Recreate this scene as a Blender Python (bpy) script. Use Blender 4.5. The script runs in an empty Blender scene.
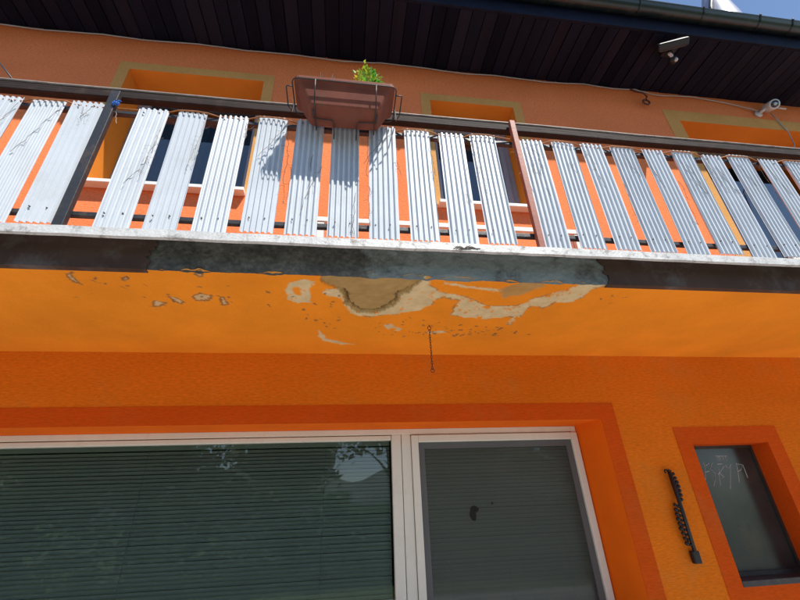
import bpy, math, random
import numpy as np
from mathutils import Vector, Matrix
random.seed(7); rng = np.random.default_rng(7)
scene = bpy.context.scene
COL = scene.collection

# ---------------------------------------------------------------- camera
cam_data = bpy.data.cameras.new('camera'); cam = bpy.data.objects.new('camera', cam_data); COL.objects.link(cam)
R_ = Vector((0.990998, -0.128397, -0.037918)); U_ = Vector((-0.025759, -0.460802, 0.887129)); F_ = Vector((0.131377, 0.878166, 0.459962))
M4 = Matrix(((R_.x, U_.x, -F_.x, 0.0), (R_.y, U_.y, -F_.y, -2.7), (R_.z, U_.z, -F_.z, 1.6), (0, 0, 0, 1)))
cam.matrix_world = M4
cam_data.sensor_width = 36.0; cam_data.lens = 17.99; cam_data.clip_start = 0.02; cam_data.clip_end = 2000
scene.camera = cam
# ---------------------------------------------------------------- sky, sun, exposure
SUN = Vector((0.34, -0.518, 1.0)).normalized()
world = bpy.data.worlds.new('World'); scene.world = world; world.use_nodes = True
wn = world.node_tree; bg = wn.nodes['Background']
sky = wn.nodes.new('ShaderNodeTexSky'); sky.sky_type = 'NISHITA'; sky.sun_disc = False
sky.sun_elevation = math.asin(SUN.z); sky.sun_rotation = math.atan2(SUN.x, SUN.y)
sky.altitude = 1500; sky.air_density = 1.0; sky.dust_density = 0.0; sky.ozone_density = 0.6
wn.links.new(sky.outputs[0], bg.inputs[0]); bg.inputs[1].default_value = 0.13
sl = bpy.data.lights.new('sun', 'SUN'); sl.energy = 4.9; sl.angle = math.radians(0.53); sl.color = (1.0, 0.95, 0.87)
so = bpy.data.objects.new('sun', sl); COL.objects.link(so); so.rotation_euler = SUN.to_track_quat('Z', 'Y').to_euler()
so.location = (3, -6, 12)
scene.view_settings.view_transform = 'Standard'; scene.view_settings.look = 'None'
scene.view_settings.gamma = 1; scene.view_settings.use_curve_mapping = False
scene.view_settings.exposure = 0.62
scene.cycles.max_bounces = 10; scene.cycles.diffuse_bounces = 6; scene.cycles.transparent_max_bounces = 24

# ---------------------------------------------------------------- materials
def mat(name, col, rough=0.8, var=0.12, vscale=3.0, bump=0.0, bscale=80.0, stretch=(1, 1, 1), metal=0.0, dirt=None, dscale=4.0, damt=0.5, spec=0.5, fine=0.0, trans=0.0):
    m = bpy.data.materials.new(name); m.use_nodes = True
    nt = m.node_tree; N = nt.nodes; L = nt.links; b = N['Principled BSDF']
    b.inputs['Roughness'].default_value = rough; b.inputs['Metallic'].default_value = metal
    b.inputs['Specular IOR Level'].default_value = spec
    tc = N.new('ShaderNodeTexCoord'); mp = N.new('ShaderNodeMapping'); mp.inputs['Scale'].default_value = stretch
    geo = N.new('ShaderNodeNewGeometry')
    L.new(geo.outputs['Position'], mp.inputs['Vector'])
    n1 = N.new('ShaderNodeTexNoise'); n1.inputs['Scale'].default_value = vscale; n1.inputs['Detail'].default_value = 6; n1.inputs['Roughness'].default_value = 0.6
    L.new(mp.outputs[0], n1.inputs['Vector'])
    hs = N.new('ShaderNodeMapRange'); hs.inputs[1].default_value = 0.3; hs.inputs[2].default_value = 0.7
    hs.inputs[3].default_value = 1 - var; hs.inputs[4].default_value = 1 + var
    L.new(n1.outputs[0], hs.inputs[0])
    vm = N.new('ShaderNodeVectorMath'); vm.operation = 'SCALE'; vm.inputs[0].default_value = col[:3]
    L.new(hs.outputs[0], vm.inputs['Scale'])
    out = vm.outputs[0]
    if fine > 0:
        nf = N.new('ShaderNodeTexNoise'); nf.inputs['Scale'].default_value = bscale; nf.inputs['Detail'].default_value = 3
        L.new(mp.outputs[0], nf.inputs['Vector'])
        mf = N.new('ShaderNodeMapRange'); mf.inputs[1].default_value = 0.3; mf.inputs[2].default_value = 0.7; mf.inputs[3].default_value = 1 - fine; mf.inputs[4].default_value = 1 + fine
        L.new(nf.outputs[0], mf.inputs[0])
        v2 = N.new('ShaderNodeVectorMath'); v2.operation = 'SCALE'; L.new(out, v2.inputs[0]); L.new(mf.outputs[0], v2.inputs['Scale']); out = v2.outputs[0]
    if dirt is not None:
        n2 = N.new('ShaderNodeTexNoise'); n2.inputs['Scale'].default_value = dscale; n2.inputs['Detail'].default_value = 8; n2.inputs['Roughness'].default_value = 0.7
        L.new(geo.outputs['Position'], n2.inputs['Vector'])
        mr = N.new('ShaderNodeMapRange'); mr.inputs[1].default_value = 0.52; mr.inputs[2].default_value = 0.68; mr.inputs[3].default_value = 0; mr.inputs[4].default_value = damt
        L.new(n2.outputs[0], mr.inputs[0])
        mx = N.new('ShaderNodeMix'); mx.data_type = 'RGBA'; L.new(mr.outputs[0], mx.inputs[0]); L.new(out, mx.inputs[6]); mx.inputs[7].default_value = (*dirt, 1)
        out = mx.outputs[2]
    L.new(out, b.inputs['Base Color'])
    if bump > 0:
        nb = N.new('ShaderNodeTexNoise'); nb.inputs['Scale'].default_value = bscale; nb.inputs['Detail'].default_value = 4; nb.inputs['Roughness'].default_value = 0.65
        L.new(mp.outputs[0], nb.inputs['Vector'])
        bp = N.new('ShaderNodeBump'); bp.inputs['Strength'].default_value = bump; bp.inputs['Distance'].default_value = 0.006
        L.new(nb.outputs[0], bp.inputs['Height']); L.new(bp.outputs[0], b.inputs['Normal'])
    if trans > 0:
        o = N['Material Output']; t = N.new('ShaderNodeBsdfTranslucent'); L.new(out, t.inputs[0])
        ms = N.new('ShaderNodeMixShader'); ms.inputs[0].default_value = trans
        L.new(b.outputs[0], ms.inputs[1]); L.new(t.outputs[0], ms.inputs[2]); L.new(ms.outputs[0], o.inputs[0])
    return m

def glass_mat(name, tint=(0.75, 0.8, 0.78), ior=1.5, rough=0.0, refl=2.0):
    m = bpy.data.materials.new(name); m.use_nodes = True; nt = m.node_tree; N = nt.nodes; L = nt.links
    N.remove(N['Principled BSDF']); o = N['Material Output']
    t = N.new('ShaderNodeBsdfTransparent'); t.inputs[0].default_value = (*tint, 1)
    g = N.new('ShaderNodeBsdfGlossy'); g.inputs['Roughness'].default_value = rough
    fr = N.new('ShaderNodeFresnel'); fr.inputs[0].default_value = ior
    mu = N.new('ShaderNodeMath'); mu.operation = 'MULTIPLY'; mu.inputs[1].default_value = refl; mu.use_clamp = True
    L.new(fr.outputs[0], mu.inputs[0])
    ms = N.new('ShaderNodeMixShader'); L.new(mu.outputs[0], ms.inputs[0]); L.new(t.outputs[0], ms.inputs[1]); L.new(g.outputs[0], ms.inputs[2])
    L.new(ms.outputs[0], o.inputs[0]); return m

def mesh_screen_mat(name, col, cover):
    m = bpy.data.materials.new(name); m.use_nodes = True; nt = m.node_tree; N = nt.nodes; L = nt.links
    b = N['Principled BSDF']; b.inputs['Base Color'].default_value = (*col, 1); b.inputs['Roughness'].default_value = 0.7
    t = N.new('ShaderNodeBsdfTransparent'); ms = N.new('ShaderNodeMixShader'); ms.inputs[0].default_value = cover
    L.new(t.outputs[0], ms.inputs[1]); L.new(b.outputs[0], ms.inputs[2]); L.new(ms.outputs[0], N['Material Output'].inputs[0]); return m

M = {}
M['wall_low'] = mat('ochre_render', (0.74, 0.175, 0.010), 0.9, 0.10, 1.3, 0.75, 65, (0.45, 1, 1.5), fine=0.11, spec=0.08, dirt=(0.58, 0.22, 0.04), dscale=2.2, damt=0.45)
M['wall_up'] = mat('salmon_render', (0.79, 0.222, 0.083), 0.9, 0.10, 1.2, 0.8, 60, (0.7, 1, 1.3), fine=0.12, spec=0.08)
M['band'] = mat('red_orange_render', (0.62, 0.085, 0.006), 0.9, 0.08, 2.0, 0.6, 65, (0.45, 1, 1.5), fine=0.08, spec=0.08, dirt=(0.52, 0.14, 0.03), dscale=2.4, damt=0.4)
M['reveal'] = mat('orange_reveal_paint', (0.84, 0.15, 0.006), 0.85, 0.07, 3.0, 0.25, 60, spec=0.1)
M['reveal_up'] = mat('upper_reveal_paint', (0.70, 0.215, 0.026), 0.85, 0.07, 3.0, 0.25, 60, spec=0.1)
M['cream'] = mat('cream_render', (0.60, 0.305, 0.10), 0.9, 0.08, 2.5, 0.5, 70, fine=0.08, spec=0.08)
M['pvc'] = mat('white_plastic_frame', (0.75, 0.745, 0.63), 0.35, 0.04, 3.0, dirt=(0.42, 0.36, 0.28), dscale=6, damt=0.25)
M['slate_frame'] = mat('slate_window_frame', (0.27, 0.28, 0.33), 0.4, 0.05, 4)
M['sill'] = mat('white_sill', (0.8, 0.79, 0.76), 0.5, 0.05, 4.0)
M['glass'] = glass_mat('window_glass')
M['glass_up'] = glass_mat('upper_window_glass', (0.6, 0.66, 0.7), refl=2.6)
M['screen'] = mesh_screen_mat('grey_insect_mesh', (0.105, 0.118, 0.095), 0.42)
M['screen_frame'] = mat('grey_screen_frame', (0.105, 0.11, 0.105), 0.5, 0.06)
M['blind'] = mat('pale_blind_slat', (0.50, 0.56, 0.46), 0.45, 0.05, 5)
M['corr'] = mat('white_corrugated_plastic', (0.51, 0.55, 0.595), 0.42, 0.05, 6.0, dirt=(0.36, 0.355, 0.33), dscale=4, damt=0.28)
M['screw'] = mat('rusty_screw', (0.10, 0.07, 0.05), 0.6, 0.1, 30)
M['black'] = mat('black_painted_steel', (0.022, 0.023, 0.027), 0.5, 0.2, 8, 0.3, 60, dirt=(0.09, 0.06, 0.04), dscale=14, damt=0.6)
M['redpost'] = mat('red_oxide_steel', (0.26, 0.07, 0.04), 0.6, 0.15, 8, 0.2, 60, dirt=(0.1, 0.04, 0.03), dscale=20, damt=0.5)
M['wood'] = mat('weathered_dark_wood', (0.022, 0.013, 0.011), 0.75, 0.4, 9, 0.7, 70, (0.08, 1, 1.2), dirt=(0.08, 0.055, 0.045), dscale=14, damt=0.4, spec=0.2)
M['cap'] = mat('worn_cap_strip', (0.34, 0.30, 0.27), 0.6, 0.3, 12, dirt=(0.12, 0.09, 0.08), dscale=16, damt=0.8)
M['flash'] = mat('white_painted_flashing', (0.50, 0.50, 0.49), 0.5, 0.16, 8, 0.4, 90, dirt=(0.13, 0.11, 0.09), dscale=17, damt=0.95, fine=0.1)
M['brownboard'] = mat('brown_edge_paint', (0.075, 0.045, 0.032), 0.7, 0.25, 4, 0.4, 40, dirt=(0.16, 0.15, 0.14), dscale=5, damt=0.5, spec=0.15)
M['plank'] = mat('dark_stained_plank', (0.006, 0.007, 0.017), 0.5, 0.25, 6, 0.5, 70, (1.2, 0.08, 1), spec=0.10)
M['plank_b'] = mat('black_stained_plank', (0.0035, 0.0045, 0.012), 0.55, 0.3, 6, 0.5, 70, (1.2, 0.08, 1), spec=0.08)
M['plank_c'] = mat('faded_stained_plank', (0.010, 0.0095, 0.019), 0.5, 0.3, 5, 0.5, 70, (1.2, 0.08, 1), spec=0.10)
M['gutter'] = mat('dark_green_gutter', (0.009, 0.016, 0.017), 0.35, 0.15, 10, dirt=(0.06, 0.06, 0.05), dscale=10, damt=0.4)
M['roof'] = mat('dark_roof_tile', (0.10, 0.045, 0.035), 0.8, 0.2, 6, 0.4, 20)
M['metal'] = mat('grey_galvanised_sheet', (0.32, 0.33, 0.40), 0.4, 0.08, 5, metal=0.3)
M['trough'] = mat('terracotta_plastic', (0.18, 0.06, 0.04), 0.6, 0.14, 9, dirt=(0.16, 0.085, 0.06), dscale=12, damt=0.5, spec=0.06)
M['soil'] = mat('dark_soil', (0.05, 0.032, 0.02), 0.95, 0.4, 40, 0.8, 90)
M['wire'] = mat('black_wire', (0.02, 0.018, 0.018), 0.5, 0.1)
M['leaf_y'] = mat('yellow_green_leaf', (0.34, 0.42, 0.035), 0.5, 0.3, 40, trans=0.4)
M['leaf_g'] = mat('fresh_green_leaf', (0.12, 0.34, 0.03), 0.5, 0.3, 40, trans=0.4)
M['flower'] = mat('yellow_flower', (0.62, 0.50, 0.04), 0.6, 0.15, 40, trans=0.3)
M['cord'] = mat('orange_brown_cord', (0.36, 0.13, 0.04), 0.7, 0.3, 30)
M['vine'] = mat('dry_vine_stem', (0.14, 0.10, 0.07), 0.9, 0.35, 20)
M['vine_pale'] = mat('bleached_vine_stem', (0.42, 0.37, 0.30), 0.9, 0.25, 20)
M['blue'] = mat('blue_string', (0.03, 0.16, 0.55), 0.6, 0.2, 30)
M['iron'] = mat('black_wrought_iron', (0.007, 0.006, 0.006), 0.5, 0.2, 30)
M['rust'] = mat('rusty_chain', (0.11, 0.035, 0.025), 0.7, 0.4, 60)
M['cable'] = mat('grey_cable', (0.34, 0.35, 0.36), 0.5, 0.1)
M['camwhite'] = mat('off_white_camera_shell', (0.55, 0.56, 0.58), 0.35, 0.08, 8)
M['camdark'] = mat('dark_lens', (0.03, 0.035, 0.045), 0.1, 0.05)
M['lampblack'] = mat('black_lamp_shell', (0.012, 0.012, 0.016), 0.5, 0.1)
M['lampglass'] = mat('pale_lamp_lens', (0.5, 0.54, 0.6), 0.15, 0.05)
M['room'] = mat('dim_room_plaster', (0.13, 0.13, 0.13), 0.9, 0.05)
M['cabinet'] = mat('dusty_grey_pane', (0.034, 0.04, 0.037), 0.22, 0.35, 5, dirt=(0.10, 0.07, 0.035), dscale=4, damt=0.45)
M['cabinet_frame'] = mat('dark_metal_ledge', (0.035, 0.03, 0.028), 0.5, 0.2, 10, dirt=(0.12, 0.09, 0.05), dscale=20, damt=0.5)
M['curtain'] = mat('slate_curtain', (0.20, 0.23, 0.28), 0.9, 0.1, 6)
M['bounce_floor'] = mat('warm_bounce_floor', (0.42, 0.15, 0.07), 0.8, 0.12, 5)  # terracotta colour made up for its warm bounce on the shaded upper wall
M['scratch'] = mat('pale_scratch', (0.5, 0.52, 0.5), 0.8, 0.2, 30)
M['hole'] = mat('dark_mesh_tear', (0.012, 0.012, 0.008), 0.9, 0.2)
M['bench'] = mat('white_painted_wood', (0.78, 0.77, 0.74), 0.6, 0.06, 8)
M['ground'] = mat('pale_concrete_paving', (0.39, 0.39, 0.385), 0.9, 0.12, 1.5, 0.4, 30)
M['lawn'] = mat('mown_grass', (0.06, 0.10, 0.025), 0.9, 0.3, 1.2, 0.6, 20)
M['bark'] = mat('grey_bark', (0.10, 0.075, 0.055), 0.9, 0.3, 10, 0.8, 30)
M['foliage'] = mat('tree_leaf', (0.055, 0.115, 0.025), 0.55, 0.4, 2.5, trans=0.45)
M['hill'] = mat('wooded_hill', (0.07, 0.10, 0.09), 0.9, 0.3, .05)
M['house_white'] = mat('neighbour_render', (0.62, 0.60, 0.56), 0.9, 0.06)

# concrete of slab edge: two states, blue-grey residue on one stretch
def concrete_edge():
    m = mat('exposed_slab_concrete', (0.085, 0.083, 0.068), 0.9, 0.6, 9, 0.9, 45, fine=0.35)
    nt = m.node_tree; N = nt.nodes; L = nt.links; b = N['Principled BSDF']
    src = b.inputs['Base Color'].links[0].from_socket
    geo = N.new('ShaderNodeNewGeometry'); sx = N.new('ShaderNodeSeparateXYZ'); L.new(geo.outputs['Position'], sx.inputs[0])
    nz = N.new('ShaderNodeTexNoise'); nz.inputs['Scale'].default_value = 7; nz.inputs['Detail'].default_value = 8; nz.inputs['Roughness'].default_value = 0.7
    L.new(geo.outputs['Position'], nz.inputs['Vector'])
    a = N.new('ShaderNodeMath'); a.operation = 'MULTIPLY_ADD'; a.inputs[1].default_value = 0.25; L.new(nz.outputs[0], a.inputs[0]); L.new(sx.outputs[0], a.inputs[2])
    r1 = N.new('ShaderNodeMapRange'); r1.inputs[1].default_value = 0.205; r1.inputs[2].default_value = 0.235; L.new(a.outputs[0], r1.inputs[0])
    n2 = N.new('ShaderNodeMapRange'); n2.inputs[1].default_value = 0.36; n2.inputs[2].default_value = 0.5; n2.inputs[3].default_value = 0.15; n2.inputs[4].default_value = 0.95
    nz2 = N.new('ShaderNodeTexNoise'); nz2.inputs['Scale'].default_value = 5; nz2.inputs['Detail'].default_value = 10; nz2.inputs['Roughness'].default_value = 0.75
    L.new(geo.outputs['Position'], nz2.inputs['Vector']); L.new(nz2.outputs[0], n2.inputs[0])
    mu = N.new('ShaderNodeMath'); mu.operation = 'MULTIPLY'; L.new(r1.outputs[0], mu.inputs[0]); L.new(n2.outputs[0], mu.inputs[1])
    mx = N.new('ShaderNodeMix'); mx.data_type = 'RGBA'; L.new(mu.outputs[0], mx.inputs[0]); L.new(src, mx.inputs[6]); mx.inputs[7].default_value = (0.21, 0.24, 0.225, 1)
    L.new(mx.outputs[2], b.inputs['Base Color']); return m
M['concrete'] = concrete_edge()

def soffit_mat():
    m = mat('orange_soffit_paint', (0.83, 0.275, 0.019), 0.8, 0.11, 2.2, 0.18, 70, fine=0.03, spec=0.1)
    nt = m.node_tree; N = nt.nodes; L = nt.links; b = N['Principled BSDF']
    out = b.inputs['Base Color'].links[0].from_socket
    geo = N.new('ShaderNodeNewGeometry')
    nz = N.new('ShaderNodeTexNoise'); nz.inputs['Scale'].default_value = 18; nz.inputs['Detail'].default_value = 8; L.new(geo.outputs['Position'], nz.inputs['Vector'])
    for att, c0, c1 in (('plaster', (0.48, 0.38, 0.19), (0.82, 0.68, 0.40)), ('concrete', (0.27, 0.175, 0.06), (0.52, 0.36, 0.15)), ('grime', (0.10, 0.06, 0.025), (0.22, 0.16, 0.09))):
        at = N.new('ShaderNodeAttribute'); at.attribute_name = att
        cr = N.new('ShaderNodeMix'); cr.data_type = 'RGBA'; cr.inputs[6].default_value = (*c0, 1); cr.inputs[7].default_value = (*c1, 1); L.new(nz.outputs[0], cr.inputs[0])
        mx = N.new('ShaderNodeMix'); mx.data_type = 'RGBA'; L.new(at.outputs['Fac'], mx.inputs[0]); L.new(out, mx.inputs[6]); L.new(cr.outputs[2], mx.inputs[7]); out = mx.outputs[2]
    L.new(out, b.inputs['Base Color']); return m
M['soffit'] = soffit_mat()

# ---------------------------------------------------------------- mesh helpers
class MB:
    def __init__(s): s.v = []; s.f = []
    def box(s, x0, x1, y0, y1, z0, z1):
        n = len(s.v)
        s.v += [(x0, y0, z0), (x1, y0, z0), (x1, y1, z0), (x0, y1, z0), (x0, y0, z1), (x1, y0, z1), (x1, y1, z1), (x0, y1, z1)]
        s.f += [tuple(n + i for i in q) for q in ((0, 3, 2, 1), (4, 5, 6, 7), (0, 1, 5, 4), (1, 2, 6, 5), (2, 3, 7, 6), (3, 0, 4, 7))]
        return s
    def quad(s, *p):
        n = len(s.v); s.v += [tuple(q) for q in p]; s.f.append(tuple(range(n, n + len(p)))); return s
    def tube(s, pts, r, seg=6, cap=True):
        pts = [Vector(p) for p in pts]; n0 = len(s.v); k = len(pts)
        rr = r if isinstance(r, (list, tuple)) else [r] * k
        ref = None
        for i, p in enumerate(pts):
            t = (pts[min(i + 1, k - 1)] - pts[max(i - 1, 0)])
            if t.length < 1e-9: t = Vector((0, 0, 1))
            t.normalize()
            if ref is None: ref = Vector((0, 0, 1)) if abs(t.z) < 0.9 else Vector((1, 0, 0))
            a = t.cross(ref)
            if a.length < 1e-4: a = t.cross(Vector((0, 1, 0)))
            a.normalize(); bb = t.cross(a).normalized(); ref = -bb if False else ref
            for j in range(seg):
                w = 2 * math.pi * j / seg
                q = p + (a * math.cos(w) + bb * math.sin(w)) * rr[i]
                s.v.append(tuple(q))
        for i in range(k - 1):
            for j in range(seg):
                a0 = n0 + i * seg + j; a1 = n0 + i * seg + (j + 1) % seg
                s.f.append((a0, a1, a1 + seg, a0 + seg))
        if cap:
            s.f.append(tuple(n0 + j for j in reversed(range(seg)))); s.f.append(tuple(n0 + (k - 1) * seg + j for j in range(seg)))
        return s
    def ball(s, c, r, seg=8, rings=5, sc=(1, 1, 1)):
        n0 = len(s.v); c = Vector(c)
        s.v.append((c.x, c.y, c.z + r * sc[2]))
        for i in range(1, rings):
            th = math.pi * i / rings
            for j in range(seg):
                w = 2 * math.pi * j / seg
                s.v.append((c.x + r * sc[0] * math.sin(th) * math.cos(w), c.y + r * sc[1] * math.sin(th) * math.sin(w), c.z + r * sc[2] * math.cos(th)))
        s.v.append((c.x, c.y, c.z - r * sc[2])); last = len(s.v) - 1
        for j in range(seg): s.f.append((n0, n0 + 1 + j, n0 + 1 + (j + 1) % seg))
        for i in range(rings - 2):
            for j in range(seg):
                a = n0 + 1 + i * seg + j; b2 = n0 + 1 + i * seg + (j + 1) % seg
                s.f.append((a, a + seg, b2 + seg, b2))
        b0 = n0 + 1 + (rings - 2) * seg
        for j in range(seg): s.f.append((b0 + j, last, b0 + (j + 1) % seg))
        return s
    def ring(s, c, R, r, ax='y', seg=12, sub=5):
        pts = []
        for i in range(seg + 1):
            w = 2 * math.pi * i / seg
            d = {'y': (math.cos(w), 0, math.sin(w)), 'x': (0, math.cos(w), math.sin(w)), 'z': (math.cos(w), math.sin(w), 0)}[ax]
            pts.append((c[0] + R * d[0], c[1] + R * d[1], c[2] + R * d[2]))
        return s.tube(pts, r, sub, False)
    def mesh(s, name, m, smooth=False):
        me = bpy.data.meshes.new(name); me.from_pydata(s.v, [], s.f); me.materials.append(m)
        if smooth: me.polygons.foreach_set('use_smooth', [True] * len(me.polygons))
        me.update(); return me
    def build(s, name, m, parent=None, smooth=False, bevel=0.0):
        return link(name, s.mesh(name, m, smooth), parent, bevel)
def link(name, me, parent=None, bevel=0.0):
    o = bpy.data.objects.new(name, me); COL.objects.link(o)
    if parent is not None:
        o.parent = parent
        if parent.type == 'EMPTY' or True:
            o.matrix_parent_inverse = Matrix.Translation(-world_loc(parent))
    if bevel > 0:
        bv = o.modifiers.new('bevel', 'BEVEL'); bv.width = bevel; bv.segments = 2; bv.limit_method = 'ANGLE'
    return o
def world_loc(o):
    return WL.get(o.name, Vector((0, 0, 0)))
WL = {}
def empty(name, loc, label, cat, group=None):
    o = bpy.data.objects.new(name, None); COL.objects.link(o); o.location = loc; o.empty_display_size = 0.1
    WL[o.name] = Vector(loc)
    tag(o, label, cat, group); return o
def tag(o, label=None, cat=None, group=None, kind=None):
    if label: o['label'] = label
    if cat: o['category'] = cat
    if group: o['group'] = group
    if kind: o['kind'] = kind
    return o

def vnoise(x, y, seed=0):
    """smooth value noise, numpy"""
    xi = np.floor(x).astype(np.int64); yi = np.floor(y).astype(np.int64); xf = x - xi; yf = y - yi
    def h(a, b):
        n = (a * 374761393 + b * 668265263 + seed * 1442695041) & 0x7fffffff
        n = ((n ^ (n >> 13)) * 1274126177) & 0x7fffffff
        return ((n ^ (n >> 16)) & 0xffff) / 65535.0
    u = xf * xf * (3 - 2 * xf); v = yf * yf * (3 - 2 * yf)
    return (h(xi, yi) * (1 - u) + h(xi + 1, yi) * u) * (1 - v) + (h(xi, yi + 1) * (1 - u) + h(xi + 1, yi + 1) * u) * v
def fbm(x, y, seed=0, o=4):
    t = 0; a = 0.5
    for i in range(o): t = t + a * (vnoise(x * 2 ** i, y * 2 ** i, seed + i) - 0.5); a *= 0.55
    return t
def sdist(px, py, poly):
    """signed distance to polygon, negative inside"""
    P = np.array(poly, float); d = np.full(px.shape, 1e9); ins = np.zeros(px.shape, bool); n = len(P); j = n - 1
    for i in range(n):
        a = P[j]; b = P[i]; e = b - a; wx = px - a[0]; wy = py - a[1]
        t = np.clip((wx * e[0] + wy * e[1]) / (e @ e + 1e-12), 0, 1)
        d = np.minimum(d, np.hypot(wx - e[0] * t, wy - e[1] * t))
        c = ((b[1] > py) != (a[1] > py)) & (px < (a[0] - b[0]) * (py - b[1]) / (a[1] - b[1] + 1e-12) + b[0]); ins ^= c; j = i
    return np.where(ins, -d, d)

# ---------------------------------------------------------------- ground
g = MB(); g.quad((-700, -700, 0), (700, -700, 0), (700, 60, 0), (-700, 60, 0))
tag(g.build('ground', M['ground']), kind='structure')

lw = MB(); lw.quad((-700, -700, .006), (700, -700, .006), (700, -6.4, .006), (-700, -6.4, .006))
tag(lw.build('lawn', M['lawn']), kind='structure')

# ---------------------------------------------------------------- the house
X0, X1 = -5.0, 8.0
SOF = 2.574; EAVE = 5.945; FLOOR = 2.76
house = empty('house', (1.5, 0.0, 0.0), 'orange rendered two storey house with a long balcony and dark eaves', 'house')
def wall(name, z0, z1, holes, m, x0=X0, x1=X1, y=0.0):
    xs = sorted({x0, x1, *[h[0] for h in holes], *[h[1] for h in holes]}); zs = sorted({z0, z1, *[h[2] for h in holes], *[h[3] for h in holes]})
    b = MB()
    for i in range(len(xs) - 1):
        for k in range(len(zs) - 1):
            cx = (xs[i] + xs[i + 1]) / 2; cz = (zs[k] + zs[k + 1]) / 2
            if any(h[0] < cx < h[1] and h[2] < cz < h[3] for h in holes): continue
            b.quad((xs[i], y, zs[k]), (xs[i + 1], y, zs[k]), (xs[i + 1], y, zs[k + 1]), (xs[i], y, zs[k + 1]))
    return b.build(name, m, house)
BIG = (-2.95, 1.81, 0.86, 2.10); SMALL = (2.459, 3.073, 1.103, 1.92)
W1 = (-2.14, -0.885, 3.985, 5.46); W2 = (0.815, 1.736, 3.985, 5.412); W3 = (3.775, 5.75, FLOOR, 5.46)
wall('ground_floor_wall', 0, SOF + 0.01, [BIG, SMALL], M['wall_low'])
wall('upper_floor_wall', FLOOR, EAVE + 0.02, [W1, W2, W3], M['wall_up'])
sh = MB(); sh.quad((X0, 0, 0), (X0, 6, 0), (X0, 6, 6.3), (X0, 0, 6.3)); sh.quad((X1, 0, 0), (X1, 6, 0), (X1, 6, 6.3), (X1, 0, 6.3)); sh.quad((X0, 6, 0), (X1, 6, 0), (X1, 6, 6.3), (X0, 6, 6.3))
sh.build('outer_wall', M['wall_up'], house)
rm = MB()
rm.quad((X0 + .02, 2.2, 0), (X1 - .02, 2.2, 0), (X1 - .02, 2.2, 6.2), (X0 + .02, 2.2, 6.2)); rm.quad((X0 + .02, 0.02, SOF + .06), (X1 - .02, 0.02, SOF + .06), (X1 - .02, 2.2, SOF + .06), (X0 + .02, 2.2, SOF + .06))
rm.quad((X0 + .02, 0.02, 6.0), (X1 - .02, 0.02, 6.0), (X1 - .02, 2.2, 6.0), (X0 + .02, 2.2, 6.0)); rm.quad((X0 + .02, 0.02, .05), (X1 - .02, 0.02, .05), (X1 - .02, 2.2, .05), (X0 + .02, 2.2, .05))
for xx in (2.1, 2.25): rm.quad((xx, 0.02, 0.05), (xx, 2.2, .05), (xx, 2.2, SOF), (xx, .02, SOF))
rm.build('room_lining', M['room'], house)

def window(name, hole, depth, m_rev, m_band, band, frame_t, label, sides='LRT', splay=0.0, m_frame=None, mull=(), sill=None, pane_m=None, sash=True, rails=()):
    x0, x1, z0, z1 = hole; mf = m_frame or M['pvc']
    f = MB(); d = depth; t = frame_t; xr = x1 - splay
    f.box(x0, x0 + t, d, d + .06, z0, z1); f.box(xr - t, xr, d, d + .06, z0, z1)
    f.box(x0 + t, xr - t, d, d + .06, z1 - t, z1); f.box(x0 + t, xr - t, d, d + .06, z0, z0 + t)
    for (a, b2) in mull: f.box(a, b2, d + .001, d + .06, z0 + t, z1 - t)
    w = f.build(name, mf, house, bevel=0.004); w['label'] = label
    r = MB()
    r.quad((x0, 0, z0), (x0, d + .03, z0), (x0, d + .03, z1), (x0, 0, z1)); r.quad((x1, 0, z0), (x1, 0, z1), (xr, d + .03, z1), (xr, d + .03, z0))
    r.quad((x0, 0, z1), (x0, d + .03, z1), (xr, d + .03, z1), (x1, 0, z1)); r.quad((x0, 0, z0), (x1, 0, z0), (xr, d + .03, z0), (x0, d + .03, z0))
    r.build('reveal', m_rev, w)
    s = MB(); e = band; ya, yb = -.0035, -.0006
    if 'L' in sides: s.box(x0 - e, x0, ya, yb, z0, z1 + e)
    if 'R' in sides: s.box(x1, x1 + e, ya, yb, z0, z1 + e)
    if 'T' in sides: s.box(x0, x1, ya, yb, z1, z1 + e)
    if 'B' in sides: s.box(x0 - e, x1 + e, ya, yb, z0 - e, z0)
    s.build('painted_surround', m_band, w)
    if sill:
        MB().box(x0 - .03, x1 + .02, -.075, d + .02, z0 - .03, z0 + .004).build('sill', M['sill'], w, bevel=0.004)
    xs = [x0 + t] + [v for ab in mull for v in ab] + [xr - t]
    for i in range(0, len(xs), 2):
        a, b2 = xs[i], xs[i + 1]
        if sash:
            q = MB(); k = .042; dd = d - .012
            q.box(a - .006, a + k, dd, d + .055, z0 + t - .006, z1 - t + .006); q.box(b2 - k, b2 + .006, dd, d + .055, z0 + t - .006, z1 - t + .006)
            q.box(a + k, b2 - k, dd, d + .055, z1 - t - k, z1 - t + .006); q.box(a + k, b2 - k, dd, d + .055, z0 + t - .006, z0 + t + k)
            q.build('sash', mf, w, bevel=0.004)
        MB().quad((a, d + .03, z0 + t), (b2, d + .03, z0 + t), (b2, d + .03, z1 - t), (a, d + .03, z1 - t)).build('pane', pane_m or M['glass'], w)
    return w
big = window('window', BIG, .25, M['reveal'], M['band'], .115, .04, 'wide white framed ground floor window with two lights', 'LRT', .065, mull=(), sash=False, pane_m=None)
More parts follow.
